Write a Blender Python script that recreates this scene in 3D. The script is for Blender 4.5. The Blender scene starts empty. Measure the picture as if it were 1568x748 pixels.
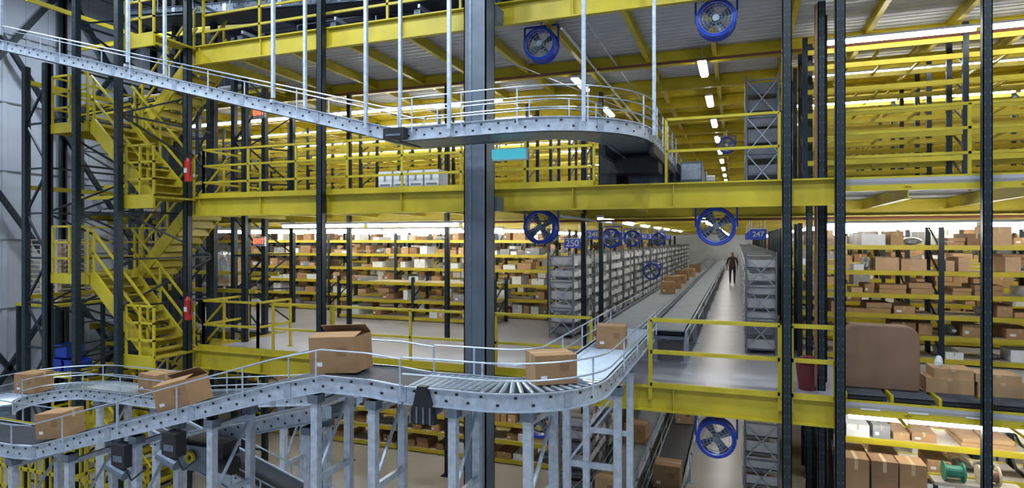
import bpy, math, random, bmesh
from mathutils import Vector, Matrix
random.seed(7)
R = random.random
def U(a,b): return a+(b-a)*random.random()

# ---------------------------------------------------------------- materials
MATS={}
def mat(name,col,rough=.5,metal=0.,var=.12,scale=6.,emit=None,es=0.,bump=0.,alpha=None):
    m=bpy.data.materials.new(name); m.use_nodes=True
    nt=m.node_tree; b=nt.nodes['Principled BSDF']
    b.inputs['Roughness'].default_value=rough; b.inputs['Metallic'].default_value=metal
    if emit:
        b.inputs['Emission Color'].default_value=(*emit,1); b.inputs['Emission Strength'].default_value=es
    if var>0:
        tc=nt.nodes.new('ShaderNodeTexCoord'); n=nt.nodes.new('ShaderNodeTexNoise')
        n.inputs['Scale'].default_value=scale; n.inputs['Detail'].default_value=5
        nt.links.new(tc.outputs['Object'],n.inputs['Vector'])
        r=nt.nodes.new('ShaderNodeValToRGB')
        r.color_ramp.elements[0].position=.3; r.color_ramp.elements[1].position=.7
        r.color_ramp.elements[0].color=(*[c*(1-var) for c in col],1)
        r.color_ramp.elements[1].color=(*[min(1,c*(1+var)) for c in col],1)
        nt.links.new(n.outputs['Fac'],r.inputs['Fac']); nt.links.new(r.outputs['Color'],b.inputs['Base Color'])
        if bump>0:
            bp=nt.nodes.new('ShaderNodeBump'); bp.inputs['Strength'].default_value=bump
            nt.links.new(n.outputs['Fac'],bp.inputs['Height']); nt.links.new(bp.outputs['Normal'],b.inputs['Normal'])
    else:
        b.inputs['Base Color'].default_value=(*col,1)
    MATS[name]=m; return m
mat('yellow',(.50,.405,.022),.42,0,.12,3)
mat('yellow_worn',(.42,.33,.03),.5,0,.25,9)
mat('yellow_ceiling',(.62,.49,.03),.55,0,.08,3)
mat('post',(.009,.020,.028),.45,.1,.2,8)
mat('hole',(.05,.07,.08),.5,.1,0)
mat('column_gray',(.115,.145,.185),.45,.15,.15,3)
mat('galv',(.50,.57,.66),.42,.4,.18,12)
mat('galv_dark',(.16,.20,.25),.4,.5,.2,12)
mat('steel',(.50,.58,.68),.38,.8,.1,20)
mat('black',(.012,.013,.016),.5,0,.2,8)
mat('belt',(.03,.035,.045),.55,0,.25,5)
mat('belt_gray',(.27,.31,.36),.6,.1,.12,4)
mat('kraft_a',(.40,.245,.12),.8,0,.12,5)
mat('kraft_b',(.33,.19,.09),.8,0,.12,5)
mat('kraft_c',(.50,.33,.19),.8,0,.1,5)
mat('kraft_d',(.25,.14,.07),.8,0,.12,5)
mat('brown_board',(.20,.115,.07),.55,0,.08,3)
mat('tape',(.50,.36,.20),.3,0,.05)
mat('white',(.72,.74,.76),.5,0,.06)
mat('plastic_wrap',(.46,.50,.54),.25,0,.3,9,bump=.5)
mat('white_bin',(.74,.76,.78),.5,0,.08)
mat('gray_bin',(.25,.26,.28),.5,0,.1)
mat('shelf_gray',(.22,.25,.28),.45,.3,.1)
mat('blue',(.008,.045,.40),.35,0,.12)
mat('sign_blue',(.05,.10,.60),.4,0,.0)
mat('red',(.5,.02,.015),.35,0,.1)
mat('maroon',(.12,.015,.02),.6,0,.1)
mat('green',(.03,.2,.12),.5,0,.1)
mat('wood',(.58,.49,.35),.8,0,.2,8)
mat('board',(.50,.45,.37),.7,0,.15,4)
mat('deck_floor',(.38,.38,.42),.34,0,.10,.9)
mat('ground',(.44,.41,.37),.3,0,.12,.6)
mat('corr',(.50,.51,.53),.45,.35,.1,3)
mat('wall',(.40,.44,.51),.6,.1,.1,1.2)
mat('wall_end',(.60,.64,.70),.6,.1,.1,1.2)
mat('wall_dark',(.16,.18,.22),.6,.1,.1,1.2)
mat('tube_light',(1,1,1),.5,0,0,emit=(1.,.98,.93),es=27)
mat('tube_light_hot',(1,1,1),.5,0,0,emit=(1.,.98,.94),es=32)
mat('exit_glow',(1,.2,.1),.5,0,0,emit=(1.,.12,.05),es=2.5)
mat('screen',(.1,.6,.7),.4,0,0,emit=(.1,.62,.75),es=.5)
mat('pipe_red',(.18,.06,.04),.5,.2,.1)
mat('copper',(.22,.13,.08),.5,.3,.1)
mat('skin',(.35,.19,.12),.6,0,.05)
mat('shirt',(.045,.03,.03),.8,0,.2,20)
mat('trousers',(.02,.022,.035),.8,0,.2,20)
mat('hair',(.01,.008,.006),.6,0,.1)

# ---------------------------------------------------------------- mesh builder
class MB:
    def __init__(s): s.v=[];s.f=[];s.m=[];s.mk=[]
    def mi(s,k):
        if k not in s.mk: s.mk.append(k)
        return s.mk.index(k)
    def quad8(s,c,k):
        b=len(s.v); s.v.extend(c); i=s.mi(k)
        for q in ((0,3,2,1),(4,5,6,7),(0,1,5,4),(1,2,6,5),(2,3,7,6),(3,0,4,7)):
            s.f.append(tuple(b+j for j in q)); s.m.append(i)
    def box(s,x,y,z,sx,sy,sz,k,rot=None):
        hx,hy,hz=sx/2,sy/2,sz/2
        cs=[(-hx,-hy,-hz),(hx,-hy,-hz),(hx,hy,-hz),(-hx,hy,-hz),(-hx,-hy,hz),(hx,-hy,hz),(hx,hy,hz),(-hx,hy,hz)]
        if rot is not None: cs=[tuple(rot@Vector(c)) for c in cs]
        s.quad8([(x+c[0],y+c[1],z+c[2]) for c in cs],k)
    def bb(s,x0,x1,y0,y1,z0,z1,k): s.box((x0+x1)/2,(y0+y1)/2,(z0+z1)/2,abs(x1-x0),abs(y1-y0),abs(z1-z0),k)
    def beam(s,p,q,w,h,k):
        p=Vector(p);q=Vector(q);d=q-p;L=d.length
        if L<1e-6:return
        d/=L; up=Vector((0,0,1))
        if abs(d.z)>.99: up=Vector((0,1,0))
        r=d.cross(up).normalized(); u=r.cross(d)
        M=Matrix((r,d,u)).transposed(); c=(p+q)/2
        s.box(c.x,c.y,c.z,w,L,h,k,M)
    def ibeam(s,p,q,w,h,k,t=.015):
        s.beam(p,q,t,h,k)
        for sg in(-1,1):
            o=Vector((0,0,sg*(h/2-t/2)))
            s.beam(Vector(p)+o,Vector(q)+o,w,t,k)
    def tube(s,p,q,r,k,n=8,cap=True,r2=None):
        p=Vector(p);q=Vector(q);d=q-p
        if d.length<1e-6:return
        d.normalize(); up=Vector((0,0,1)) if abs(d.z)<.95 else Vector((1,0,0))
        a=d.cross(up).normalized(); b=a.cross(d); base=len(s.v); i=s.mi(k)
        if r2 is None:r2=r
        for c,rr in((p,r),(q,r2)):
            for j in range(n):
                t=2*math.pi*j/n; s.v.append(tuple(c+a*math.cos(t)*rr+b*math.sin(t)*rr))
        for j in range(n):
            s.f.append((base+j,base+(j+1)%n,base+n+(j+1)%n,base+n+j)); s.m.append(i)
        if cap:
            s.f.append(tuple(base+j for j in reversed(range(n)))); s.m.append(i)
            s.f.append(tuple(base+n+j for j in range(n))); s.m.append(i)
    def poly(s,pts,r,k,n=8):
        for a,b in zip(pts,pts[1:]): s.tube(a,b,r,k,n)
    def ring(s,c,R1,r,k,axis='y',n=32,m=8,sy=1.):
        base=len(s.v); i=s.mi(k)
        for j in range(n):
            t=2*math.pi*j/n
            for l in range(m):
                a=2*math.pi*l/m; rr=R1+r*math.cos(a); h=r*math.sin(a)*sy
                p=(rr*math.cos(t),h,rr*math.sin(t)) if axis=='y' else (rr*math.cos(t),rr*math.sin(t),h)
                s.v.append((c[0]+p[0],c[1]+p[1],c[2]+p[2]))
        for j in range(n):
            for l in range(m):
                s.f.append((base+j*m+l,base+j*m+(l+1)%m,base+((j+1)%n)*m+(l+1)%m,base+((j+1)%n)*m+l)); s.m.append(i)
    def blob(s,c,sx,sy,sz,k,n=9,m=6):
        base=len(s.v); i=s.mi(k)
        for a in range(m+1):
            ph=math.pi*a/m
            for b in range(n):
                t=2*math.pi*b/n; w=U(.75,1.1)
                s.v.append((c[0]+sx*w*math.sin(ph)*math.cos(t),c[1]+sy*w*math.sin(ph)*math.sin(t),c[2]+sz*math.cos(ph)*U(.85,1)))
        for a in range(m):
            for b in range(n):
                s.f.append((base+a*n+b,base+(a+1)*n+b,base+(a+1)*n+(b+1)%n,base+a*n+(b+1)%n)); s.m.append(i)
    def quad(s,a,b,c,d,k):
        base=len(s.v); s.v.extend([tuple(a),tuple(b),tuple(c),tuple(d)]); s.f.append((base,base+1,base+2,base+3)); s.m.append(s.mi(k))
    def prism(s,outline,y0,y1,k):   # closed (x,z) outline extruded along y
        n=len(outline); base=len(s.v); i=s.mi(k)
        for y in(y0,y1):
            for x,z in outline: s.v.append((x,y,z))
        s.f.append(tuple(base+j for j in range(n))); s.m.append(i)
        s.f.append(tuple(base+n+j for j in reversed(range(n)))); s.m.append(i)
        for j in range(n): s.f.append((base+j,base+n+j,base+n+(j+1)%n,base+(j+1)%n)); s.m.append(i)
    def build(s,name,parent=None,smooth=False,bevel=0):
        me=bpy.data.meshes.new(name); me.from_pydata(s.v,[],s.f); 
        for k in s.mk: me.materials.append(MATS[k])
        me.polygons.foreach_set('material_index',s.m)
        if smooth: me.polygons.foreach_set('use_smooth',[True]*len(s.f))
        me.update(); o=bpy.data.objects.new(name,me); bpy.context.scene.collection.objects.link(o)
        if parent: o.parent=parent
        if bevel>0:
            bv=o.modifiers.new('bevel','BEVEL'); bv.width=bevel; bv.segments=2; bv.limit_method='ANGLE'
        return o

KR=['kraft_a','kraft_b','kraft_c','kraft_d','kraft_a','kraft_c']
# ---------------------------------------------------------------- room shell
m=MB(); m.bb(-19,15,-5,62,-.1,0,'ground'); m.build('floor')
m=MB()
m.bb(-19.2,-19,-5,62,0,14,'wall')
z=.0
while z<14:
    m.bb(-19,-18.96,-5,62,z,z+.03,'wall_dark'); z+=1.9
y=-4
while y<62:
    m.bb(-19,-18.975,y,y+.12,0,14,'wall'); y+=.6
m.build('wall_left')
m=MB(); m.bb(15,15.2,-5,62,0,14,'wall'); m.build('wall_right')
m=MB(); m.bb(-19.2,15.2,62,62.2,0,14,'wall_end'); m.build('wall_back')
m=MB(); m.bb(-19.2,15.2,-5,62.2,14,14.15,'corr')
y=-4
while y<40:
    m.bb(-19,15,y,y+.1,13.95,14,'corr'); y+=.4
for x in range(-18,15,3): m.ibeam((x,-5,13.7),(x,62,13.7),.2,.5,'wall_dark')
m.build('ceiling')

m=MB()
for y in(9.5,12.5,15.5): m.ibeam((-18.8,y,0),(-18.8,y,13.4),.2,.25,'post')
for y0 in(9.5,12.5):
    for z0 in(0,4.4,8.8):
        m.beam((-18.7,y0,z0+4.4),(-18.7,y0+3,z0),.12,.12,'post')
        if z0!=4.4: m.beam((-18.7,y0,z0),(-18.7,y0+3,z0+4.4),.12,.12,'post')
m.build('wall_bracing')

# ---------------------------------------------------------------- decks
FY=10.25
def deck(name,z,front=True):
    m=MB()
    segs=[(-11.07,14.9,FY,13.0),(-18.6,14.9,13.0,61.5)]
    for x0,x1,y0,y1 in segs:
        m.bb(x0,x1,y0,y1,z-.05,z,'deck_floor')
        y=y0
        while y<min(y1,34)-.01:
            h=.06; ck='corr' if y<15.8 else 'yellow_ceiling'
            for (ya,za,yb,zb) in((y,-.052,y+.03,-.05-h),(y+.03,-.05-h,y+.10,-.05-h),(y+.10,-.05-h,y+.13,-.052),(y+.13,-.052,y+.2,-.052)):
                m.quad((x0,ya,z+za),(x1,ya,z+za),(x1,yb,z+zb),(x0,yb,z+zb),ck)
            y+=.2
        if y1>34: m.bb(x0,x1,34,y1,z-.08,z-.051,'yellow_ceiling')
    y=13.65
    while y<61:
        m.ibeam((-18.5,y,z-.27),(14.8,y,z-.27),.14,.30,'yellow'); y+=2.27
    x=-18.4
    while x<14.8:
        ys=FY if x>-11 else 13
        m.ibeam((x,ys,z-.21),(x,61,z-.21),.09,.19,'yellow',.012); x+=1.38
    m.bb(-11.15,1.42,FY-.02,FY+.0,z-.36,z+.02,'yellow')
    m.bb(-11.15,1.42,FY-.10,FY+.0,z-.385,z-.36,'yellow')
    m.bb(-11.15,1.42,FY-.10,FY+.0,z+.0,z+.025,'yellow')
    x=-11.0
    while x<1.4:
        m.bb(x,x+.015,FY-.08,FY-.02,z-.36,z+.0,'yellow'); x+=1.67
    m.bb(1.42,14.8,FY+.02,FY+.05,z-.16,z+.03,'yellow')
    m.bb(1.42,14.8,FY-.02,FY+.05,z-.18,z-.16,'yellow')
    m.bb(-11.15,-11.07,FY,13,z-.36,z+.02,'yellow')
    if z<9: m.bb(-11.1,-2.3,FY,FY+.01,z,z+.12,'yellow')
    m.build(name)
deck('mezzanine_deck',3.3); deck('mezzanine_deck',6.6); deck('mezzanine_deck',9.9)

# ---------------------------------------------------------------- posts
def post(x,y,z0,z1,w=.13,name='rack_post'):
    m=MB()
    m.bb(x-w/2,x+w/2,y-w/2,y-w/2+.012,z0,z1,'post'); m.bb(x-w/2,x-w/2+.012,y-w/2,y+w/2,z0,z1,'post'); m.bb(x+w/2-.012,x+w/2,y-w/2,y+w/2,z0,z1,'post')
    m.bb(x-w/2,x+w/2,y+w/2-.012,y+w/2,z0,z1,'post')
    z=z0+.2
    while z<z1:
        for dx in(-.03,.03): m.bb(x+dx-.008,x+dx+.008,y-w/2-.002,y-w/2,z,z+.03,'hole')
        z+=.15
    m.bb(x-.12,x+.12,y-.12,y+.12,z0,z0+.015,'post')
    m.build(name)
for x in(-11.22,-7.73,.69,1.40): post(x,FY-.17,0,13.4)
for x,y in((-10.9,11.4),(-9.9,13.0),(1.25,10.9),(1.36,11.6),(3.2,FY-.1),(1.3,13.2),(5.2,13.2)): post(x,y,0,9.5,.11)
for x,y in((-3.2,13.3),(-3.3,15.6),(-6.6,13.4),(-9.4,13.4)):
    post(x,y,0,9.5,.10)

# main building column
m=MB(); cx,cy=-4.13,9.62
m.bb(cx-.2,cx+.2,cy-.2,cy-.175,0,14,'column_gray'); m.bb(cx-.2,cx+.2,cy+.175,cy+.2,0,14,'column_gray')
m.bb(cx-.2,cx-.18,cy-.2,cy+.2,0,14,'column_gray'); m.bb(cx+.18,cx+.2,cy-.2,cy+.2,0,14,'column_gray')
m.bb(cx-.30,cx+.30,cy-.3,cy+.3,0,.03,'column_gray')
m.bb(cx-.10,cx-.06,cy-.212,cy-.2,0,14,'galv_dark')
for z in(3.0,6.3,9.6):
    m.bb(cx-.24,cx+.24,cy+.2,FY-.1,z-.1,z+.15,'column_gray')
m.build('steel_column')

# ---------------------------------------------------------------- handrails
def handrail(name,pts,z0,hs=(1.07,.55),sp=1.75,k='yellow',w=.045):
    m=MB()
    for a,b in zip(pts,pts[1:]):
        a=Vector((a[0],a[1],z0));b=Vector((b[0],b[1],z0));L=(b-a).length;n=max(1,round(L/sp))
        for i in range(n+1):
            p=a.lerp(b,i/n); m.bb(p.x-w/2,p.x+w/2,p.y-w/2,p.y+w/2,z0-.2,z0+max(hs),k)
            m.bb(p.x-.06,p.x+.06,p.y-.03,p.y+.03,z0,z0+.02,k)
        for h in hs: m.beam(a+Vector((0,0,h)),b+Vector((0,0,h)),w,w,k)
    m.build(name)
handrail('handrail',[(-11.0,11.6),(-11.0,FY+.05),(-9.5,FY+.05),(-9.5,11.3)],3.3)
handrail('handrail',[(-9.1,FY+.05),(-7.65,FY+.05)],3.3)
handrail('handrail',[(-7.6,FY+.05),(-2.35,FY+.05)],3.3)
handrail('handrail',[(-1.34,FY-.06),(.60,FY-.06)],3.3,(1.1,.58,.05),2.2,w=.06)
handrail('handrail',[(.76,FY-.06),(1.36,FY-.06)],3.3,(1.1,.58,.05),2.2,w=.06)
handrail('handrail',[(-11.0,12.0),(-11.0,FY+.05),(-2.3,FY+.05)],6.6,(1.07,.72,.36),1.2,w=.04)
handrail('handrail',[(-1.1,FY+.05),(.6,FY+.05)],6.6,(1.07,.55),1.75,w=.04)
handrail('handrail',[(1.5,FY+.3),(8,FY+.3)],6.6,(1.07,.72,.36),1.75,w=.04)
handrail('handrail',[(-11.0,FY+.05),(1.4,FY+.05)],9.9,(1.07,.72,.36),1.5)

# ---------------------------------------------------------------- stair tower
def stairs(z0):
    m=MB(); H=1.65; n=9
    xb,xt=-11.35,-13.1
    def flight(y0,y1,xa,za,xb,zb):
        for y in(y0,y1):
            m.beam((xa,y,za-.02),(xb,y,zb-.02),.05,.28,'yellow')
            for h in(1.0,.55): m.beam((xa,y,za+h),(xb,y,zb+h),.04,.04,'yellow')
            for t in(.05,.5,.95):
                x=xa+(xb-xa)*t; z=za+(zb-za)*t; m.bb(x-.02,x+.02,y-.02,y+.02,z,z+1.0,'yellow')
        for i in range(n):
            t=(i+.5)/n; x=xa+(xb-xa)*t; z=za+(zb-za)*t
            m.bb(x-.13,x+.13,y0,y1,z-.015,z+.015,'yellow_worn')
            m.bb(x-.13 if xb<xa else x+.11,x-.11 if xb<xa else x+.13,y0,y1,z-.16,z,'yellow')
    flight(9.3,10.25,xb,z0,xt,z0+H)
    flight(10.45,11.3,xt,z0+H,xb,z0+2*H)
    m.bb(-14.2,xt,9.25,11.35,z0+H-.04,z0+H,'yellow_worn')
    m.bb(-14.2,xt,9.2,9.25,z0+H-.2,z0+H+.02,'yellow'); m.bb(-14.25,-14.2,9.2,11.35,z0+H-.2,z0+H+.02,'yellow'); m.bb(-14.2,xt,11.3,11.35,z0+H-.2,z0+H+.02,'yellow')
    for h in(1.05,.7,.35):
        m.beam((-14.2,9.22,z0+H+h),(xt,9.22,z0+H+h),.04,.04,'yellow')
        m.beam((-14.22,9.22,z0+H+h),(-14.22,11.3,z0+H+h),.04,.04,'yellow')
        m.beam((-14.2,11.32,z0+H+h),(xt,11.32,z0+H+h),.04,.04,'yellow')
    for x in(-14.2,-13.65,xt): 
        for y in(9.22,11.32): m.bb(x-.02,x+.02,y-.02,y+.02,z0+H,z0+H+1.05,'yellow')
    z=z0+2*H
    m.bb(xb-.1,-11.1,9.2,11.4,z-.04,z,'yellow_worn'); m.bb(-12.0,-11.1,9.15,9.2,z-.25,z+.03,'yellow')
    m.bb(-12.0,-11.1,11.35,11.4,z-.25,z+.03,'yellow')
    for h in(1.05,.7,.35): m.beam((-11.9,9.18,z+h),(-11.1,9.18,z+h),.04,.04,'yellow')
    for x in(-11.9,-11.5,-11.12): m.bb(x-.02,x+.02,9.16,9.2,z,z+1.05,'yellow')
    m.build('staircase')
for z in(0,3.3,6.6): stairs(z)
def frame(x0,y0,x1,y1,z1,name='stair_tower_frame'):
    m=MB()
    for x,y in((x0,y0),(x1,y1)):
        m.bb(x-.06,x+.06,y-.06,y+.06,0,z1,'post')
        z=.3
        while z<z1: m.bb(x-.012,x+.012,y-.063,y-.06,z,z+.035,'hole'); z+=.15
    z=.3; f=0
    while z+1.0<z1:
        a=(x0,y0,z);b=(x1,y1,z+1.0)
        if f:a=(x0,y0,z+1.);b=(x1,y1,z)
        m.beam(a,b,.04,.04,'post'); m.beam((x0,y0,z),(x1,y1,z),.04,.04,'post'); z+=1.0;f^=1
    m.build(name)
frame(-15.05,9.2,-14.3,9.2,9.6)
frame(-14.3,9.15,-14.3,11.4,9.6); frame(-13.2,9.05,-13.2,11.5,13.4)
frame(-11.95,9.05,-11.95,11.5,13.4); frame(-15.6,12.2,-14.4,12.2,9.6); frame(-13.6,12.0,-12.6,12.0,11); frame(-17.9,12.4,-17.9,14.6,9.6)
frame(-12.4,12.6,-11.4,12.6,11); frame(-14.6,13.5,-14.0,13.5,9.6); frame(-12.9,13.6,-12.2,14.6,9.6); frame(-16.2,13.2,-15.3,13.2,9.6)
m=MB()
for z in(2.2,4.4,6.9,9.3,11.2):
    m.beam((-17.9,12.3,z),(-11.4,12.3,z),.06,.1,'yellow'); m.beam((-15.2,9.3,z),(-15.2,14,z),.06,.1,'yellow')
    m.beam((-17.9,13.1,z+.4),(-11.4,13.1,z+.4),.06,.1,'yellow')
m.build('tower_tie_beams')

def extinguisher(x,y,z):
    m=MB()
    m.tube((x,y,z),(x,y,z+.42),.075,'red',14); m.tube((x,y,z+.42),(x,y,z+.50),.075,'red',14,r2=.03)
    m.tube((x,y,z+.5),(x,y,z+.56),.025,'black',8); m.beam((x-.06,y,z+.58),(x+.08,y,z+.6),.03,.02,'black')
    m.poly([(x,y,z+.54),(x+.09,y-.02,z+.5),(x+.1,y-.02,z+.3),(x+.08,y-.02,z+.12)],.012,'black',6)
    m.bb(x-.04,x+.04,y-.077,y-.07,z+.18,z+.28,'white'); m.bb(x-.08,x+.08,y+.06,y+.09,z+.1,z+.16,'galv')
    m.build('fire_extinguisher')
extinguisher(-11.0,9.9,6.95); extinguisher(-11.0,9.9,4.0)

# ---------------------------------------------------------------- racks
def fill_shelf(mb,x0,x1,y,dep,z,hmax,dens,white=.12,tape=True):
    x=x0+U(0,.15)
    while x<x1-.15:
        w=U(.14,.46); 
        if x+w>x1: break
        if R()<dens:
            h=U(.25,.85)*hmax; d=U(.55,.95)*dep; k=random.choice(KR)
            rr=R()
            if rr<white: k=random.choice(['white','white_bin','gray_bin'])
            if rr>.93:
                mb.blob((x+w/2,y+dep/2,z+h*.42),w*.5,d*.45,h*.45,'plastic_wrap')
            elif rr>.8:
                q=max(2,int(h/.09)); hh=h/q
                for i in range(q):
                    dx=U(-.02,.02); mb.bb(x+dx,x+w+dx,y+.05,y+d,z+i*hh,z+(i+1)*hh-.008,k)
            else:
                yf=y+U(0,.1)
                mb.bb(x,x+w,yf,yf+d,z,z+h,k)
                if tape and k!='white':
                    mb.bb(x+w*.46,x+w*.54,yf-.003,yf+.05,z+h*.6,z+h+.003,'tape')
                    if R()<.5: mb.bb(x+w*.12,x+w*.35,yf-.003,yf,z+h*.25,z+h*.5,'white')
        x+=w+U(.01,.10)
def rack(x0,x1,y,z0,levels,dep=.9,bay=2.6,h=2.75,dens=.8,name='shelving_rack',white=.12,boards=True):
    m=MB(); b=MB(); n=max(1,round((x1-x0)/bay)); bw=(x1-x0)/n
    for i in range(n+1):
        x=x0+i*bw
        for yy in(y,y+dep): m.bb(x-.045,x+.045,yy-.035,yy+.035,z0,z0+h,'post')
        z=z0+.2
        while z<z0+h-.5:
            m.beam((x,y,z),(x,y+dep,z+.5),.03,.03,'post'); z+=.5
    for j,l in enumerate(levels):
        zz=z0+l
        for i in range(n):
            xa=x0+i*bw+.045; xb=xa+bw-.09
            m.bb(xa,xb,y-.03,y+.02,zz-.09,zz,'yellow'); m.bb(xa,xb,y+dep-.02,y+dep+.03,zz-.09,zz,'yellow')
            if boards: m.bb(xa,xb,y+.02,y+dep-.02,zz-.025,zz-.005,'board')
            else:
                for q in range(1,4): xx=xa+(xb-xa)*q/4; m.bb(xx-.02,xx+.02,y,y+dep,zz-.06,zz-.02,'yellow')
            nx=(levels[j+1] if j+1<len(levels) else h+.15)-l-.12
            if dens>0: fill_shelf(b,xa+.02,xb-.02,y,dep,zz,max(.12,nx),dens,white)
    m.build(name)
    if b.v: b.build('stored_cardboard_boxes')
L5=[.12,.6,1.05,1.5,1.95,2.4]
for i,y in enumerate((17.6,20.0,22.4,24.8,27.2)):
    rack(-18.4,-5.3,y,3.3,L5,dens=.62 if i<2 else .45,bay=2.65,white=.38)
rack(-11.6,-6.4,16.0,3.3,[.12,.62,1.15],dens=.35,bay=2.6,h=1.3,white=.5)
for i,y in enumerate((13.9,16.4,18.9,21.4,23.9,26.4)):
    rack(1.2,13.5,y,3.3,[.12,.55,.95,1.35,1.8,2.3],dens=.78 if i<3 else .5,bay=2.45,white=.25)
for i,y in enumerate((15.6,17.8,20.0,22.4,24.8,27.4,30)):
    rack(-18.4,-5.3,y,6.6,L5,dens=0,bay=2.65,boards=False)
for i,y in enumerate((12.9,15.1,17.4,19.8,22.4,25,28)):
    rack(1.2,14,y,6.6,L5+[2.7],dens=0,bay=2.45,h=2.95,boards=False)
for i,y in enumerate((14.6,17.0,19.4)):
    rack(-13.5,-3.8,y,0,[.12,.6,1.05,1.5,1.95,2.4],dens=.7,bay=2.6,white=.15)
for i,y in enumerate((11.3,13.7,16.2)):
    rack(1.55,12,y,0,[.12,.62,1.1,1.6,2.05,2.5],dens=.85,bay=2.4,white=.3)
for y in(31,35,39,43,47,51,55):
    rack(-13,-5.2,y,3.3,L5,dens=.5,bay=2.6); rack(1.2,10,y,3.3,L5,dens=.5,bay=2.6)
    if y<50:
        rack(-13,-5.2,y+1,6.6,L5,dens=0,bay=2.6,boards=False); rack(1.2,13,y+1,6.6,L5,dens=0,bay=2.6,boards=False)

# ---------------------------------------------------------------- aisle bin shelving
def binshelf(x0,x1,y0,y1,z0,h=2.0,face=1,dark=False):
    m=MB(); k='shelf_gray'
    for x in(x0,x1):
        for y in(y0,y1,(y0+y1)/2): m.bb(x-.02,x+.02,y-.02,y+.02,z0,z0+h,k)
    for y in(y0,y1):
        for j in range(3):
            za=z0+.1+j*(h-.2)/3; zb=za+(h-.2)/3
            m.beam((x0,y,za),(x1,y,zb),.02,.02,'galv'); m.beam((x1,y,za),(x0,y,zb),.02,.02,'galv')
            m.beam((x0,y,zb),(x1,y,zb),.02,.03,k)
    n=7
    for j in range(n):
        z=z0+.1+j*(h-.15)/n
        m.bb(x0,x1,y0,y1,z-.015,z,k)
        nb=5
        for q in range(nb):
            ya=y0+.03+q*(y1-y0-.04)/nb; yb=ya+(y1-y0-.04)/nb-.03
            kk='gray_bin' if dark else random.choice(['white_bin','white_bin','white_bin','white_bin','gray_bin'])
            hh=(h-.15)/n*U(.55,.8)
            if R()<.92:
                m.bb(x0+.03,x1-.01,ya,ya+.012,z,z+hh,kk); m.bb(x0+.03,x1-.01,yb-.012,yb,z,z+hh,kk)
                xf=x1+.01 if face>0 else x0-.01
                m.bb(xf-.012,xf+.012,ya,yb,z,z+hh*.8,kk); m.bb(x0+.03,x1-.03,ya,yb,z,z+.012,kk)
                m.bb(x0+.05,x1-.05,ya+.02,yb-.02,z,z+hh*.6,random.choice(KR))
    m.build('bin_shelving_unit')
y=14.5
while y<52:
    binshelf(-4.35,-3.75,y,y+1.9,3.3,2.1,1); y+=2.35
y=13.9
while y<50:
    binshelf(.16,.75,y,y+1.9,3.3,2.15,-1); y+=2.35
binshelf(.16,.75,13.2,15.1,6.6,2.4,-1,True)
binshelf(.12,.72,12.6,14.6,0,2.3,-1); binshelf(.12,.72,15.0,17,0,2.3,-1); binshelf(.12,.72,17.4,19.4,0,2.3,-1)
binshelf(-3.6,-3.0,12.8,14.6,0,2.0,1);binshelf(-3.6,-3.0,15,16.8,0,2.0,1)

# aisle signs
def sign(x,y,z,txt,w=.42,h=.22,ts=.18):
    m=MB(); m.bb(x-w/2,x+w/2,y-.01,y+.01,z-h/2,z+h/2,'sign_blue'); m.bb(x-w/2-.01,x+w/2+.01,y-.012,y+.012,z+h/2,z+h/2+.015,'white')
    m.tube((x-w*.4,y,z+h/2),(x-w*.4,y,z+h/2+.35),.005,'galv',5); m.tube((x+w*.4,y,z+h/2),(x+w*.4,y,z+h/2+.35),.005,'galv',5)
    o=m.build('aisle_sign')
    c=bpy.data.curves.new('digits','FONT'); c.body=txt; c.size=ts; c.align_x='CENTER'; c.align_y='CENTER'; c.extrude=.001; c.offset=.003
    c.materials.append(MATS['white']); t=bpy.data.objects.new('digits',c); bpy.context.scene.collection.objects.link(t)
    t.location=(x,y-.014,z); t.rotation_euler=(math.pi/2,0,0); t.parent=o
sign(-3.72,14.3,5.62,'250',.40,.22,.22)
for i,n in enumerate(('248','246','244','242','240','238','236','234','232')): sign(-3.75+.0*i,16.75+2.35*i,5.85,n,.46,.24,.22)
for i,n in enumerate(('247','245','243','241','239')): sign(.40,13.8+2.35*i,5.82,n,.32,.22,.15)

# ---------------------------------------------------------------- lights
def strip_x(x0,x1,y,z,k='tube_light'):
    m=MB(); m.bb(x0,x1,y-.05,y+.05,z,z+.04,'white')
    x=x0
    while x<x1-.2:
        e=min(x+2.4,x1); m.tube((x+.04,y,z-.04),(e-.04,y,z-.04),.035,k,8); x+=2.45
    for xx in(x0+.3,x1-.3): m.tube((xx,y,z+.04),(xx,y,z+.12),.006,'galv',5)
    m.build('fluorescent_light')
def strip_y(x,y,z,L=1.25,k='tube_light_hot'):
    m=MB(); m.bb(x-.09,x+.09,y,y+L,z,z+.05,'white'); m.bb(x-.065,x+.065,y+.03,y+L-.03,z-.04,z,k)
    for yy in(y+.15,y+L-.15): m.tube((x,yy,z+.05),(x,yy,z+.3),.006,'galv',5)
    m.build('fluorescent_light')
for z in(6.0,9.3):
    for y in(14.6,16.9,19.3,21.7,24.1,28.5,33,38,44,50,57): strip_x(-16.5,-5.6,y,z)
    for y in(12.4,14.95 if z>9 else 15.4,17.9,20.5,23,27.3,32.5,38,44,50,57): strip_x(1.4,13,y,z)
strip_x(-10.6,-5.2,12.3,6.08)
for z in(2.8,):
    for y in(13.8,16.4): strip_x(-13,-3.5,y,z)
    for y in(12.6,15.2): strip_x(1.6,11,y,z)
strip_x(1.6,11,10.9,2.97)
y=13.2
while y<60:
    strip_y(-.7,y,9.4); strip_y(-.7,y,6.15)
    if y<35: strip_y(-3.5,y+.4,9.4); strip_y(-2.9,y+.4,6.2,k='tube_light')
    if y<30: strip_y(-.5,y,2.85)
    y+=3.3
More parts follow.
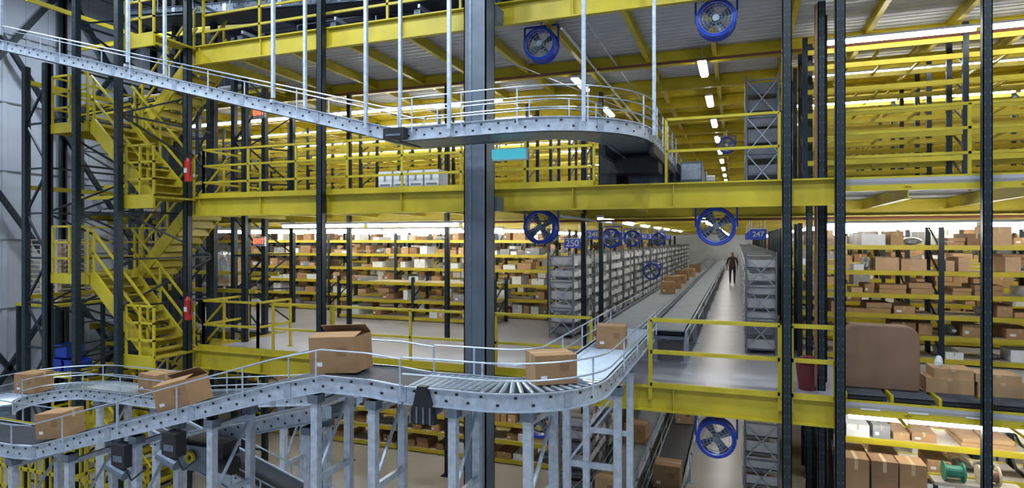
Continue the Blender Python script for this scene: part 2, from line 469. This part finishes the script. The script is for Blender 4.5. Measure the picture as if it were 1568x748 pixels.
def area(x,y,z,sx,sy,e,col=(1,.96,.9)):
    l=bpy.data.lights.new('a','AREA'); l.shape='RECTANGLE'; l.size=sx; l.size_y=sy; l.energy=e; l.color=col
    return l
def fill_lamp(x,y,z=12.9,e=260):  # unseen area lamp in an invented housing, added as cool fill light
    m=MB(); m.bb(x-.2,x+.2,y-.6,y+.6,z,z+.08,'white'); m.tube((x,y-.5,z+.08),(x,y-.5,13.445),.01,'galv'); m.tube((x,y+.5,z+.08),(x,y+.5,13.445),.01,'galv')
    o=m.build('added_fill_light')
    l=area(0,0,0,.38,1.15,e,(.80,.90,1.0)); ob=bpy.data.objects.new('lamp',l); bpy.context.scene.collection.objects.link(ob); ob.location=(x,y,z-.02); ob.parent=o
for x in(-15,-9,-6,0,6):
    for y in(1.5,6.5): fill_lamp(x,y,e=300)
fill_lamp(-15,11.5,12.9,350)  # one more added fill lamp, out of view above the stair tower

# exit signs
for z in(8.75,5.55):
    m=MB(); x,y=-11.2,12.2
    m.bb(x-.18,x+.18,y-.03,y+.03,z,z+.24,'white'); m.bb(x-.16,x+.16,y-.035,y-.03,z+.02,z+.22,'white')
    m.tube((x,y,z+.24),(x,y,z+.5),.01,'galv',5)
    o=m.build('exit_sign')
    c=bpy.data.curves.new('letters','FONT'); c.body='EXIT'; c.size=.17; c.align_x='CENTER'; c.align_y='CENTER'; c.extrude=.003; c.offset=.004
    c.materials.append(MATS['exit_glow']); t=bpy.data.objects.new('letters',c); bpy.context.scene.collection.objects.link(t)
    t.location=(x,y-.04,z+.12); t.rotation_euler=(math.pi/2,0,0); t.parent=o

# ---------------------------------------------------------------- fans
def fan(x,y,z,r=.29):
    m=MB()
    n=36; i0=len(m.v); i=m.mi('blue')
    for j in range(n):
        t=2*math.pi*j/n; c,s=math.cos(t),math.sin(t)
        for rr,yy in((r,-.12),(r,.12),(r-.02,.12),(r-.02,-.12)): m.v.append((x+rr*c,y+yy,z+rr*s))
    for j in range(n):
        a=i0+j*4;b=i0+((j+1)%n)*4
        for q in range(4): m.f.append((a+q,b+q,b+(q+1)%4,a+(q+1)%4)); m.m.append(i)
    m.ring((x,y-.12,z),r,.022,'blue'); m.ring((x,y+.12,z),r,.022,'blue')
    m.ring((x,y-.125,z),r*.9,.02,'blue')
    for rr in(.3,.5,.7,.86): m.ring((x,y-.14,z),r*rr,.0035,'steel',n=28,m=4)
    for j in range(12):
        t=math.pi*2*j/12; m.tube((x+.05*math.cos(t),y-.145,z+.05*math.sin(t)),(x+r*math.cos(t),y-.13,z+r*math.sin(t)),.003,'steel',4)
    m.tube((x,y-.15,z),(x,y+.1,z),.055,'galv_dark',14)
    for j in range(4):
        t=math.pi/2*j+.5; d=Vector((math.cos(t),0,math.sin(t))); w=Vector((-math.sin(t),0,math.cos(t)))
        c=Vector((x,y-.02,z))
        a=c+d*.05-w*.04+Vector((0,-.03,0)); b=c+d*.05+w*.04+Vector((0,.03,0)); e=c+d*(r-.04)+w*.09+Vector((0,.035,0)); f=c+d*(r-.04)-w*.06+Vector((0,-.03,0))
        m.quad(a,b,e,f,'galv_dark')
    m.beam((x-r-.03,y,z),(x-r-.03,y,z+r+.06),.03,.03,'blue'); m.beam((x+r+.03,y,z),(x+r+.03,y,z+r+.06),.03,.03,'blue')
    m.beam((x-r-.03,y,z+r+.06),(x+r+.03,y,z+r+.06),.03,.03,'blue'); m.tube((x,y,z+r+.06),(x,y,z+r+.3),.018,'galv')
    m.build('drum_fan',bevel=0)
for z in(9.27,5.92,2.5): fan(-.33,10.5,z)
for z in(9.27,5.94,2.4): fan(-3.38,10.75,z)
for y,z in((22,8.9),(16.5,5.75),(20,5.75),(27,5.75)): fan(-.35 if z>8 else -3.2,y,z,.25)
fan(-3.1,24,4.5,.3)

# ---------------------------------------------------------------- conveyors
def resample(pts,d):
    P=[Vector(p) for p in pts]; out=[P[0].copy()]; acc=0
    for a,b in zip(P,P[1:]):
        L=(b-a).length
        if L<1e-6: continue
        t=d-acc
        while t<=L:
            out.append(a.lerp(b,t/L)); t+=d
        acc=L-(t-d)
    return out
def tang(P,i):
    a=P[max(0,i-1)];b=P[min(len(P)-1,i+1)]; d=Vector((b[0]-a[0],b[1]-a[1],0)); 
    return d.normalized()
def offs(P,o,dz=0):
    r=[]
    for i,p in enumerate(P):
        t=tang(P,i); n=Vector((t.y,-t.x,0)); r.append(Vector(p)+n*o+Vector((0,0,dz)))
    return r
def sweep(m,P,oa,ob,za,zb,k):
    A=offs(P,oa,za);B=offs(P,ob,za);C=offs(P,ob,zb);D=offs(P,oa,zb)
    base=len(m.v); i=m.mi(k)
    for q in zip(A,B,C,D): m.v.extend([tuple(v) for v in q])
    for j in range(len(P)-1):
        a=base+4*j;b=a+4
        for q in range(4): m.f.append((a+q,a+(q+1)%4,b+(q+1)%4,b+q)); m.m.append(i)
    e=base+4*(len(P)-1); m.f.append((base,base+3,base+2,base+1)); m.m.append(i); m.f.append((e,e+1,e+2,e+3)); m.m.append(i)
def conveyor(name,pts,w=.7,kind='roller',rails=(.3,),railside=(1,-1),fh=.2,roll=.085,legs=None,frame='galv',holes=True,rr=.010,rsp=1.1):
    m=MB(); h=w/2
    for s in(-1,1):
        sweep(m,pts,s*h,s*(h-.02),-fh,0,frame); sweep(m,pts,s*(h+.03),s*(h-.02),-.012,0,frame); sweep(m,pts,s*(h+.03),s*(h-.02),-fh,-fh+.012,frame)
    if holes:
        Q=resample(pts,.13)
        for s in(-1,1):
            O=offs(Q,s*(h+.002))
            for i,p in enumerate(O):
                t=tang(Q,i); zc=-.05 if i%2 else -.13
                m.beam(p-t*.017+Vector((0,0,zc)),p+t*.017+Vector((0,0,zc)),.004,.026,'black')
        J=resample(pts,1.55)
        for s in(-1,1):
            O=offs(J,s*(h+.006))
            for i,p in enumerate(O):
                t=tang(J,i); m.beam(p-t*.05+Vector((0,0,-fh/2)),p+t*.05+Vector((0,0,-fh/2)),.01,fh*.8,'steel')
    if kind=='roller':
        Q=resample(pts,roll); A=offs(Q,-h+.02,-.03);B=offs(Q,h-.02,-.03)
        for a,b in zip(A,B): m.tube(a,b,.026,'steel',7,False)
        sweep(m,pts,-h+.06,h-.06,-fh,-fh+.02,'galv_dark')
    else:
        sweep(m,pts,-h+.04,h-.04,-.045,-.02,kind)
        sweep(m,pts,-h+.06,h-.06,-fh,-fh+.02,kind)
    Q=resample(pts,.7); A=offs(Q,-h+.02,-fh+.04);B=offs(Q,h-.02,-fh+.04)
    for a,b in zip(A,B): m.beam(a,b,.05,.05,'galv_dark')
    for s in railside:
        for rh in rails:
            m.poly(offs(pts,s*(h+.05),rh),rr,'steel',6)
        Q=resample(pts,rsp); A=offs(Q,s*(h+.05)); 
        if rails:
            for a in A: m.beam(a+Vector((0,0,-.1)),a+Vector((0,0,max(rails))),.02,.010,'galv')
    if legs:
        for (x,y,z,dx,dy) in legs:
            for s in(-1,1):
                px,py=x+dx*s,y+dy*s
                m.bb(px-.045,px+.045,py-.045,py+.045,0+(z[0]),z[1],'galv'); m.bb(px-.1,px+.1,py-.1,py+.1,z[0],z[0]+.015,'galv')
                m.bb(px-.07,px+.07,py-.07,py+.07,z[1]-.1,z[1],'galv_dark')
            for zz in(z[1]-.12,z[1]-1.0,z[0]+.5):
                if zz>z[0]: m.beam((x-dx,y-dy,zz),(x+dx,y+dy,zz),.05,.07,'galv')
            if z[1]-z[0]>2: 
                m.beam((x-dx,y-dy,z[1]-1.0),(x+dx,y+dy,z[1]-.15),.03,.03,'galv')
    return m.build(name)
def arc(cx,cy,r,a0,a1,z,n=16):
    return [(cx+r*math.cos(math.radians(a0+(a1-a0)*i/n)),cy+r*math.sin(math.radians(a0+(a1-a0)*i/n)),z) for i in range(n+1)]
def line(a,b,n=6): return [tuple(Vector(a).lerp(Vector(b),i/n)) for i in range(n+1)]
cX=-1.78
c1=line((cX,11.2,4.1),(cX,7.1,4.1),5)[:-1]+arc(cX-.8,7.1,.8,0,-90,4.1)+line((cX-1.2,6.3,4.1),(-3.45,6.28,4.1),3)
L1=[(-4.63,6.27,(0,3.9),0,.32),(-3.85,6.27,(0,3.9),0,.32),(-2.87,6.3,(0,3.9),0,.32),(-2.02,6.42,(0,3.9),.05,.3),(-1.7,7.5,(0,3.9),.32,0),(-1.78,8.9,(0,3.9),.32,0)]
conveyor('roller_conveyor',c1,.72,'roller',(.14,.32),legs=L1[2:])
c1b=line((-3.47,6.28,4.1),(-3.9,6.27,4.14),2)+line((-4.5,6.27,4.14),(-4.9,6.26,4.05),2)+line((-5.2,6.26,3.98),(-9.5,6.25,2.75),8)+line((-9.9,6.25,2.72),(-13,6.25,2.72),4)
conveyor('incline_conveyor',c1b,.72,'belt',(.3,),(1,-1),legs=L1[:2]+[(-6.2,6.26,(0,3.45),0,.32),(-7.5,6.26,(0,3.1),0,.32),(-8.8,6.26,(0,2.7),0,.32),(-10,6.26,(0,2.5),0,.32)])
lp=line((-9.3,8.25,2.95),(-11.2,8.25,2.95),3)[:-1]+arc(-11.2,7.35,.9,90,270,2.95,20)[:-3]
conveyor('curved_roller_conveyor',lp,.6,'roller',(.12,.3),legs=[(-9.6,8.25,(0,2.75),0,.28),(-11,8.25,(0,2.75),0,.28)])
lp2=line((-5.9,8.9,3.2),(-9.25,8.25,2.95),5)
conveyor('feeder_conveyor',lp2,.55,'belt',(.2,),legs=[(-7.2,8.65,(0,2.9),0,.25)])
conveyor('decline_belt_conveyor',line((-8.6,7.35,2.75),(-3.0,7.6,.9),6),.6,'belt',(.15,),fh=.26,legs=[(-6.5,7.45,(0,1.9),0,.28),(-4.0,7.55,(0,1.1),0,.28)])
conveyor('spur_belt_conveyor',line((-5.0,6.95,3.55),(-8.4,7.2,2.6),5),.5,'belt',(),fh=.2,legs=[(-5.4,6.98,(0,3.2),0,.2)])
# drive unit
m=MB(); x,y,z=-7.0,6.6,2.6
m.tube((x,y,z),(x+.35,y,z),.09,'galv_dark',14); m.tube((x+.3,y-.0,z),(x+.5,y,z),.13,'black',16); m.ring((x-.1,6.42,z+.1),.06,.03,'yellow'); m.bb(x-.3,x+.4,6.5,6.8,z+.1,z+.3,'black'); m.bb(x-.7,x+.3,6.45,6.5,z-.1,z+.25,'galv_dark')
m.build('conveyor_drive_motor')
m=MB()
x,y=-3.2,5.86
v=[(x-.05,y,4.12),(x+.05,y,4.12),(x+.17,y,3.72),(x-.15,y,3.72)]
m.quad8([v[3],v[2],(v[2][0],y+.08,v[2][2]),(v[3][0],y+.08,v[3][2]),v[0],v[1],(v[1][0],y+.08,v[1][2]),(v[0][0],y+.08,v[0][2])],'black')
for i in range(4): m.bb(x-.14+i*.08,x-.12+i*.08,y-.01,y,3.72,3.9,'galv_dark')
m.tube((x,y+.1,3.8),(x,y+.4,3.8),.07,'galv_dark',12)
m.build('chain_guard')
for X,Y,Z in((-6.75,5.82,3.15),(-7.65,5.82,2.9)):
    m=MB(); m.bb(X-.12,X+.12,Y-.04,Y+.12,Z-.2,Z+.1,'black'); m.tube((X+.1,Y,Z-.3),(X-.2,Y,Z-.2),.07,'galv_dark',12); m.poly([(X,Y,Z-.1),(X+.2,Y,Z-.35),(X+.35,Y+.1,Z-.2)],.012,'black',6)
    m.bb(X-.08,X+.08,Y-.045,Y-.04,Z-.12,Z-.04,'galv_dark')
    m.build('motor_control_box')
DL=[(x,y,(3.3,3.95),.3,0) for y in(12.5,15,18,22,26,31) for x in(-2.05,-1.25)]
conveyor('long_belt_conveyor',line((-2.05,11.3,4.1),(-2.05,55,4.1),10),.8,'belt_gray',(.15,),(-1,),legs=DL[::2],holes=False)
conveyor('long_belt_conveyor',line((-1.25,11.9,4.02),(-1.25,55,4.02),10),.68,'belt_gray',(),(),legs=DL[1::2],holes=False)
for i,x in enumerate((-2.3,-1.35)):
    conveyor('ground_belt_conveyor',line((x,10.6,.85),(x,45,.85),8),.62,'belt' if i else 'belt_gray',(.15,),legs=[(x,y,(0,.7),.27,0) for y in(11,13,15,18,22)],holes=False)
# upper conveyor
uX=-1.62
c2=line((uX,13.2,7.4),(uX,9.55,7.4),4)[:-1]+arc(uX-1.15,9.55,1.15,0,-90,7.4)+line((-3.2,8.4,7.4),(-4.7,8.4,7.38),3)
conveyor('overhead_curved_conveyor',c2,.72,'roller',(.12,.27,.42),fh=.2,rr=.009,rsp=.8)
c2b=line((-4.75,8.4,7.38),(-5.0,8.4,7.42),1)+line((-5.3,8.4,7.5),(-18.8,8.4,11.0),10)
conveyor('overhead_incline_conveyor',c2b,.72,'belt',(.28,),(1,-1),rr=.012,rsp=1.9)
m=MB()
for (x,y,zb) in((-10.3,7.98,8.9),(-7.05,7.98,8.0),(-5.3,7.98,7.4),(-5.2,8.82,7.4),(-3.9,7.98,7.3),(-1.95,8.1,7.3),(-2.2,9.15,7.3),(-1.2,9.55,7.3),(-7.1,8.82,8.0),(-10.4,8.82,8.9),(-13.8,7.98,9.8)):
    m.bb(x-.025,x+.025,y-.025,y+.025,zb,13.44,'galv')
for x,zb in((-10.35,8.85),(-7.07,7.95),(-5.25,7.3),(-3.9,7.22)): m.beam((x,7.95,zb),(x,8.85,zb),.05,.05,'galv')
for y in (8.0,8.85,9.35): m.beam((-15,y,13.42),(0,y,13.42),.05,.05,'galv')
m.build('conveyor_hanger_rods')
m=MB(); m.bb(-4.95,-4.6,7.9,8.02,7.2,7.36,'black'); m.bb(-4.9,-4.65,7.89,7.9,7.24,7.27,'galv_dark'); m.build('conveyor_control_box')
m=MB(); m.bb(-3.50,-2.98,8.62,8.7,6.93,7.07,'screen'); m.bb(-3.52,-2.96,8.7,8.76,6.91,7.09,'white')
m.tube((-3.4,8.7,7.09),(-3.4,8.7,7.2),.01,'galv');m.tube((-3.05,8.7,7.09),(-3.05,8.7,7.2),.01,'galv'); m.build('status_light_panel')
conveyor('mid_deck_conveyor',line((uX,13.3,7.4),(uX,30,7.4),6),.72,'belt',(.15,),legs=[(uX,y,(6.6,7.25),.3,0) for y in(13.6,15.5,18,22,26)],holes=False,frame='galv_dark')
m=MB()
for y in(14.2,16.0,18.2):
    m.bb(-1.2,-.75,y,y+.9,7.0,7.45,'galv_dark'); m.bb(-1.18,-.77,y-.01,y,7.05,7.4,'galv'); m.tube((-1,y+.1,7.0),(-1,y+.1,6.6),.04,'galv'); m.bb(-2.5,-2.05,y,y+.8,6.6,7.5,'galv_dark'); m.bb(-2.45,-2.1,y-.01,y,6.8,7.4,'black')
m.tube((-.75,16.4,7.2),(-.55,16.4,7.2),.15,'galv'); m.build('conveyor_merge_machine')
m=MB(); 
for x in(-2.0,-1.25):
    m.beam((x,9.6,7.12),(x,13,7.12),.08,.16,'black'); m.bb(x-.05,x+.05,11.5,11.6,6.6,7.15,'black'); m.bb(x-.05,x+.05,12.8,12.9,6.6,7.15,'black')
m.bb(-2.0,-1.25,10.5,11.1,6.85,7.1,'black'); m.bb(-1.9,-1.3,11.6,12.2,6.62,7.1,'galv_dark'); m.bb(-2.35,-2.05,11.0,12.4,6.6,7.3,'black'); m.build('conveyor_drive_frame')
conveyor('upper_deck_conveyor',line((-14,11.2,11.3),(-4,11.2,10.6),6),.8,'belt',(.2,),legs=[(x,11.2,(9.9,10.3),0,.3) for x in(-10.5,-8,-6,-4.4)],frame='galv_dark')
conveyor('upper_deck_conveyor',line((-10,12.6,10.7),(0,12.6,10.7),6),.8,'belt',(.2,),legs=[(x,12.6,(9.9,10.5),0,.3) for x in(-9,-7,-5,-3)],frame='galv_dark')

# ---------------------------------------------------------------- single boxes
def carton(loc,size,rz=0,tilt=0,openf=False,k='kraft_a'):
    m=MB(); sx,sy,sz=size; Rm=Matrix.Rotation(rz,3,'Z')@Matrix.Rotation(tilt,3,'Y'); t=.006
    def B(x,y,z,a,b,c,kk,R2=None):
        p=Rm@Vector((x,y,z)); m.box(loc[0]+p.x,loc[1]+p.y,loc[2]+p.z,a,b,c,kk,Rm if R2 is None else Rm@R2)
    B(0,0,t/2,sx,sy,t,k); B(-sx/2,0,sz/2,t,sy,sz,k);B(sx/2,0,sz/2,t,sy,sz,k);B(0,-sy/2,sz/2,sx,t,sz,k);B(0,sy/2,sz/2,sx,t,sz,k)
    if openf:
        f=sy*.42
        for s,an in((-1,14),(1,40)):
            al=math.radians(an); R2=Matrix.Rotation(-s*al,3,'X')
            B(0,s*(sy/2-math.cos(al)*f/2),sz+math.sin(al)*f/2,sx,f,t,k,R2)
    else:
        B(0,-sy/4-.001,sz,sx,sy/2-.004,t,k);B(0,sy/4+.001,sz,sx,sy/2-.004,t,k); B(0,0,sz+t*.6,sx+.004,.05,.003,'tape')
        B(sx/2+t*.6,0,sz-.05,.003,.05,.1,'tape');B(-sx/2-t*.6,0,sz-.05,.003,.05,.1,'tape')
    B(sx*.2,-sy/2-t*.6,sz*.6,sx*.22,.002,sz*.25,'kraft_d'); B(-sx*.3,-sy/2-t*.6,sz*.25,sx*.15,.002,sz*.12,'white')
    m.build('cardboard_box')
carton((-4.50,6.27,4.13),(.60,.42,.42),.12,-.06,True,'kraft_b')
carton((-2.0,6.72,4.10),(.48,.4,.32),.6,0,False,'kraft_b')
carton((cX,9.2,4.10),(.42,.42,.32),.1,0,False,'kraft_b')
carton((-7.0,6.26,3.47),(.54,.42,.34),.1,-.27,True,'kraft_b')
carton((-9.9,8.25,2.95),(.48,.40,.34),-.1,0,False,'kraft_b')
carton((-9.45,6.26,2.80),(.46,.38,.36),.2,-.1,False,'kraft_b')
carton((-12.05,7.5,2.95),(.4,.4,.34),.3,0,False,'kraft_b')
for x,y,s in((-2.0,19.2,.42),(-2.05,21.2,.5),(-2.0,23.6,.38),(-2.1,25.4,.5),(-2.0,28,.45),(-2.0,32,.5)): carton((x,y,4.09),(s,s,s*.8),U(-.2,.2),0,False,random.choice(KR))
for x,y,s in((-2.3,11.6,.42),(-1.3,12.5,.5),(-2.3,15,.5),(-1.35,17,.45),(-2.3,19,.5)): carton((x,y,.84),(s,s*.9,s*.9),U(-.2,.2),0,False,random.choice(KR))
for i in range(4): 
    m=MB(); x=-6.65+i*.34; m.bb(x,x+.3,10.45,10.85,6.6,7.05,'white'); m.bb(x+.12,x+.17,10.448,10.45,6.85,6.98,'gray_bin'); m.bb(x+.04,x+.26,10.448,10.45,6.76,6.80,'gray_bin'); m.bb(x,x+.3,10.63,10.67,7.05,7.053,'tape'); m.build('white_carton')

# right-hand staging on deck edge
m=MB()
x=1.5
while x<6:
    m.bb(x,x+.04,10.35,11.25,3.3,3.42,'yellow')
    m.bb(x+.04,x+.55,10.32,11.25,3.34,3.38,'black')
    y=10.36
    while y<11.2: m.tube((x+.05,y,3.40),(x+.54,y,3.40),.018,'belt',6); y+=.06
    x+=.6
m.build('gravity_roller_table')
m=MB()
for x in(1.7,2.3,3.0,3.7,4.4): m.bb(x,x+.25,FY+.012,FY+.02,3.2,3.27,'white')
m.build('location_labels')
# big rounded-corner board/carton standing on the roller table
m=MB(); out=[]
x0,x1,z0,z1,rc=1.54,2.56,3.42,4.40,.2
for cx_,cz_,a0 in((x1-rc,z1-rc,0),(x0+rc,z1-rc,90),(x0+.05,z0+.05,180),(x1-.05,z0+.05,270)):
    rr_=rc if a0<180 else .05
    for i in range(9):
        a=math.radians(a0+90*i/8); out.append((cx_+rr_*math.cos(a),cz_+rr_*math.sin(a)))
m.prism(out,10.72,10.98,'brown_board'); m.build('rounded_cardboard_container',bevel=.02)
m=MB()
for(x,y,z,a,b,c) in((2.95,11.0,3.42,.60,.45,.22),(3.6,11.0,3.42,.6,.45,.2),(3.0,11.0,3.64,.5,.42,.14),(3.55,11.0,3.62,.55,.42,.12)):
    m.bb(x-a/2,x+a/2,y-b/2,y+b/2,z,z+c,'kraft_a'); m.bb(x-.03,x+.03,y-b/2-.003,y+b/2,z+c-.04,z+c+.003,'tape')
m.blob((2.85,10.95,3.86),.06,.05,.10,'white')
m.build('flat_carton_stack')
m=MB()
for i,x in enumerate((1.52,1.9,2.27)): m.bb(x,x+.35,10.6,11.0,1.75,2.36,'kraft_d' if i%2 else 'kraft_b'); m.bb(x+.15,x+.2,10.597,11.0,2.2,2.363,'tape')
m.bb(1.5,3.9,10.55,11.1,1.7,1.75,'board')
for x in(1.55,3.85):
    for y in(10.6,11.05): m.bb(x-.03,x+.03,y-.03,y+.03,0,1.7,'post')
m.bb(2.75,3.85,10.75,11.05,2.05,2.1,'board'); m.bb(2.78,2.82,10.85,10.95,1.75,2.05,'post'); m.bb(3.78,3.82,10.85,10.95,1.75,2.05,'post')
m.build('packing_table_with_cartons')
for x,k in((3.02,'green'),(3.45,'wood')):
    m=MB(); z=2.24;y=10.88
    m.tube((x-.13,y,z),(x-.11,y,z),.14,k,20); m.tube((x+.11,y,z),(x+.13,y,z),.14,k,20); m.tube((x-.11,y,z),(x+.11,y,z),.09,'copper' if k=='wood' else 'green',16)
    m.build('wire_spool')
m=MB(); m.tube((1.05,10.9,3.3),(1.05,10.9,3.75),.13,'maroon',16,r2=.18); m.ring((1.05,10.9,3.75),.18,.02,'maroon','z'); m.blob((1.05,10.9,3.76),.15,.15,.1,'maroon'); m.build('waste_bin')

# pallets
def pallets(px,py,z0,n):
    m=MB()
    for i in range(n):
        z=z0+i*.125; dx=U(-.03,.03)
        for j in range(6): m.bb(px-.6+dx,px+.6+dx,py-.5+j*.19,py-.5+j*.19+.11,z+.095,z+.115,'wood')
        for j in range(3): m.bb(px-.6+dx,px-.5+dx,py-.5+j*.43,py-.5+j*.43+.1,z,z+.095,'wood'); m.bb(px-.05,px+.05,py-.5+j*.43,py-.5+j*.43+.1,z,z+.095,'wood'); m.bb(px+.5,px+.6,py-.5+j*.43,py-.5+j*.43+.1,z,z+.095,'wood')
    m.bb(px-.75,px+.75,py-.65,py+.65,z0-.08,z0,'yellow')
    for dx in(-.7,.7):
        for dy in(-.6,.6): m.bb(px+dx-.04,px+dx+.04,py+dy-.04,py+dy+.04,0,z0-.08,'post')
    m.build('wooden_pallet_stack')
pallets(-16.6,11.0,4.1,13)
m=MB()
for(x,y,z) in((-15.6,10.4,2.5),(-15.1,10.4,2.5),(-13.9,11.9,2.4),(-15.4,10.4,2.85),(-13.3,11.9,2.4)):
    m.bb(x-.2,x+.2,y-.2,y+.2,z,z+.02,'blue')
    for a in(-1,1): m.bb(x+a*.2-.01,x+a*.2+.01,y-.2,y+.2,z,z+.3,'blue'); m.bb(x-.2,x+.2,y+a*.2-.01,y+a*.2+.01,z,z+.3,'blue')
    m.bb(x-.22,x+.22,y-.22,y-.2,z+.27,z+.3,'blue')
m.bb(-16,-14.8,10.1,10.7,2.42,2.5,'yellow'); m.bb(-14.2,-13,11.6,12.2,2.34,2.4,'yellow')
for x,y in((-15.9,10.4),(-14.9,10.4),(-14.1,11.9),(-13.1,11.9)): m.bb(x-.04,x+.04,y-.04,y+.04,0,2.42,'post')
m.build('blue_tote_stand')
m=MB()
m.bb(-14.4,-13.5,13.5,14.1,4.4,4.48,'wood')
for i in range(3): m.bb(-14.35+.28*i,-14.09+.28*i,13.55,14.0,4.48,5.2+.08*(i%2),'kraft_c')
for i in range(3): m.blob((-14.2+.28*i,13.72,4.9+.06*(i%2)),.2,.3,.46,'plastic_wrap',12,8)
for x in(-14.3,-13.6): m.bb(x-.04,x+.04,13.55,14.05,3.3,4.4,'post')
m.build('wrapped_goods_bundle')
m=MB()
for a,b in(((-16.8,8.8),(-11.8,8.8)),((-11.8,8.8),(-11.8,8.0))):
    A=Vector((*a,0));B=Vector((*b,0)); n=max(2,int((B-A).length/.22))
    for i in range(n+1):
        p=A.lerp(B,i/n); m.bb(p.x-.02,p.x+.02,p.y-.02,p.y+.02,0,1.75,'yellow')
    for h in(.3,.75,1.2,1.75): m.beam(A+Vector((0,0,h)),B+Vector((0,0,h)),.04,.06,'yellow')
m.build('safety_fence')

# sprinkler pipes / conduits
m=MB()
for z in(9.42,6.12): m.tube((-11,13.2,z),(13,13.2,z),.025,'pipe_red'); m.tube((-2.9,10.4,z),(-2.9,50,z),.025,'galv')
m.tube((-2.5,10.6,9.55),(-2.5,40,9.55),.018,'galv'); m.tube((-5.0,10.6,9.5),(-2.5,20,9.5),.012,'galv')
for x in(1.15,): m.tube((x,10.7,3.4),(x,10.7,9.4),.022,'copper')
m.build('sprinkler_pipes')

# ---------------------------------------------------------------- person
def person(x,y,z0):
    V={'pel':(0,0,.95),'ch':(0,.02,1.2),'sh':(0,.02,1.42),'nk':(0,.0,1.52),'hd':(0,-.01,1.64),'hd2':(0,-.01,1.74),
     'hl':(-.1,0,.9),'kl':(-.11,-.10,.5),'al':(-.11,.02,.09),'tl':(-.12,-.14,.04),
     'hr':(.1,0,.9),'kr':(.11,.04,.5),'ar':(.11,.16,.1),'tr':(.12,.02,.04),
     'sl':(-.2,.02,1.4),'el':(-.27,.06,1.13),'wl':(-.27,-.06,.9),'ml':(-.27,-.1,.82),
     'sr':(.2,.02,1.4),'er':(.27,.02,1.13),'wr':(.26,-.12,.93),'mr':(.26,-.17,.86)}
    rad={'pel':(.16,.12),'ch':(.16,.11),'sh':(.13,.09),'nk':(.055,.055),'hd':(.085,.10),'hd2':(.075,.085),'hl':(.10,.1),'hr':(.10,.1),'kl':(.065,.065),'kr':(.065,.065),
     'al':(.045,.045),'ar':(.045,.045),'tl':(.045,.035),'tr':(.045,.035),'sl':(.07,.07),'sr':(.07,.07),'el':(.05,.05),'er':(.05,.05),'wl':(.032,.032),'wr':(.032,.032),'ml':(.035,.022),'mr':(.035,.022)}
    E=[('pel','ch'),('ch','sh'),('sh','nk'),('nk','hd'),('hd','hd2'),('pel','hl'),('hl','kl'),('kl','al'),('al','tl'),('pel','hr'),('hr','kr'),('kr','ar'),('ar','tr'),
       ('sh','sl'),('sl','el'),('el','wl'),('wl','ml'),('sh','sr'),('sr','er'),('er','wr'),('wr','mr')]
    for s,mm in(('l','ml'),('r','mr')):
        b=V[mm]
        for i in range(4):
            n='f%s%d'%(s,i); L=(.07,.08,.075,.06)[i]
            V[n]=(b[0]+(i-1.5)*.006,b[1]-.02+(i-1.5)*.02,b[2]-.035); V[n+'t']=(V[n][0],V[n][1]-.015,V[n][2]-L*.7)
            rad[n]=(.01,.01); rad[n+'t']=(.008,.008); E+= [(mm,n),(n,n+'t')]
        n='t%s'%s+'h'; V[n]=(b[0],b[1]-.06,b[2]+.0); rad[n]=(.01,.01); E.append((mm,n))
    keys=list(V); me=bpy.data.meshes.new('body'); me.from_pydata([V[k] for k in keys],[(keys.index(a),keys.index(b)) for a,b in E],[])
    o=bpy.data.objects.new('tmp_body',me); bpy.context.scene.collection.objects.link(o)
    md=o.modifiers.new('s','SKIN'); o.modifiers.new('ss','SUBSURF').levels=1
    for k,sv in zip(keys,me.skin_vertices[0].data): sv.radius=rad[k]; sv.use_root=(k=='pel')
    dg=bpy.context.evaluated_depsgraph_get(); ev=o.evaluated_get(dg); nm=bpy.data.meshes.new_from_object(ev)
    bpy.data.objects.remove(o)
    for k in('shirt','trousers','skin','hair','black'): nm.materials.append(MATS[k])
    for p in nm.polygons:
        c=p.center; p.use_smooth=True
        if c.z<.12: i=4
        elif c.z<.98 and abs(c.x)<.22: i=1
        elif c.z>1.68 or (c.z>1.58 and c.y>.0): i=3
        elif c.z>1.5 or (abs(c.x)>.2 and c.z<1.1): i=2
        else: i=0
        p.material_index=i
    e=bpy.data.objects.new('walking_person',None); bpy.context.scene.collection.objects.link(e); e.location=(x,y,z0)
    b=bpy.data.objects.new('body',nm); bpy.context.scene.collection.objects.link(b); b.parent=e
    m=MB(); m.tube((0,-.10,1.66),(0,-.125,1.62),.01,'skin',6,r2=.018)
    for s in(-1,1): m.blob((s*.032,-.098,1.665),.012,.008,.008,'white',8,5); m.blob((s*.09,-.01,1.64),.012,.02,.03,'skin',8,5); m.blob((s*.032,-.105,1.665),.005,.004,.005,'black',6,4)
    m.bb(-.025,.025,-.108,-.1,1.585,1.593,'maroon'); m.build('face',e)
person(-.28,35.5,3.3)

# ---------------------------------------------------------------- world and camera
w=bpy.data.worlds.new('World'); bpy.context.scene.world=w; w.use_nodes=True
bg=w.node_tree.nodes['Background']; bg.inputs[0].default_value=(.50,.60,.78,1); bg.inputs[1].default_value=.62
cam=bpy.data.cameras.new('Camera'); co=bpy.data.objects.new('Camera',cam); bpy.context.scene.collection.objects.link(co)
co.location=(0,0,5.7); co.rotation_euler=(math.pi/2,0,math.radians(20.2)); cam.lens=21.58; cam.sensor_width=36; cam.shift_y=-6/1568; cam.clip_end=200
bpy.context.scene.camera=co
bpy.context.scene.view_settings.view_transform='Standard'
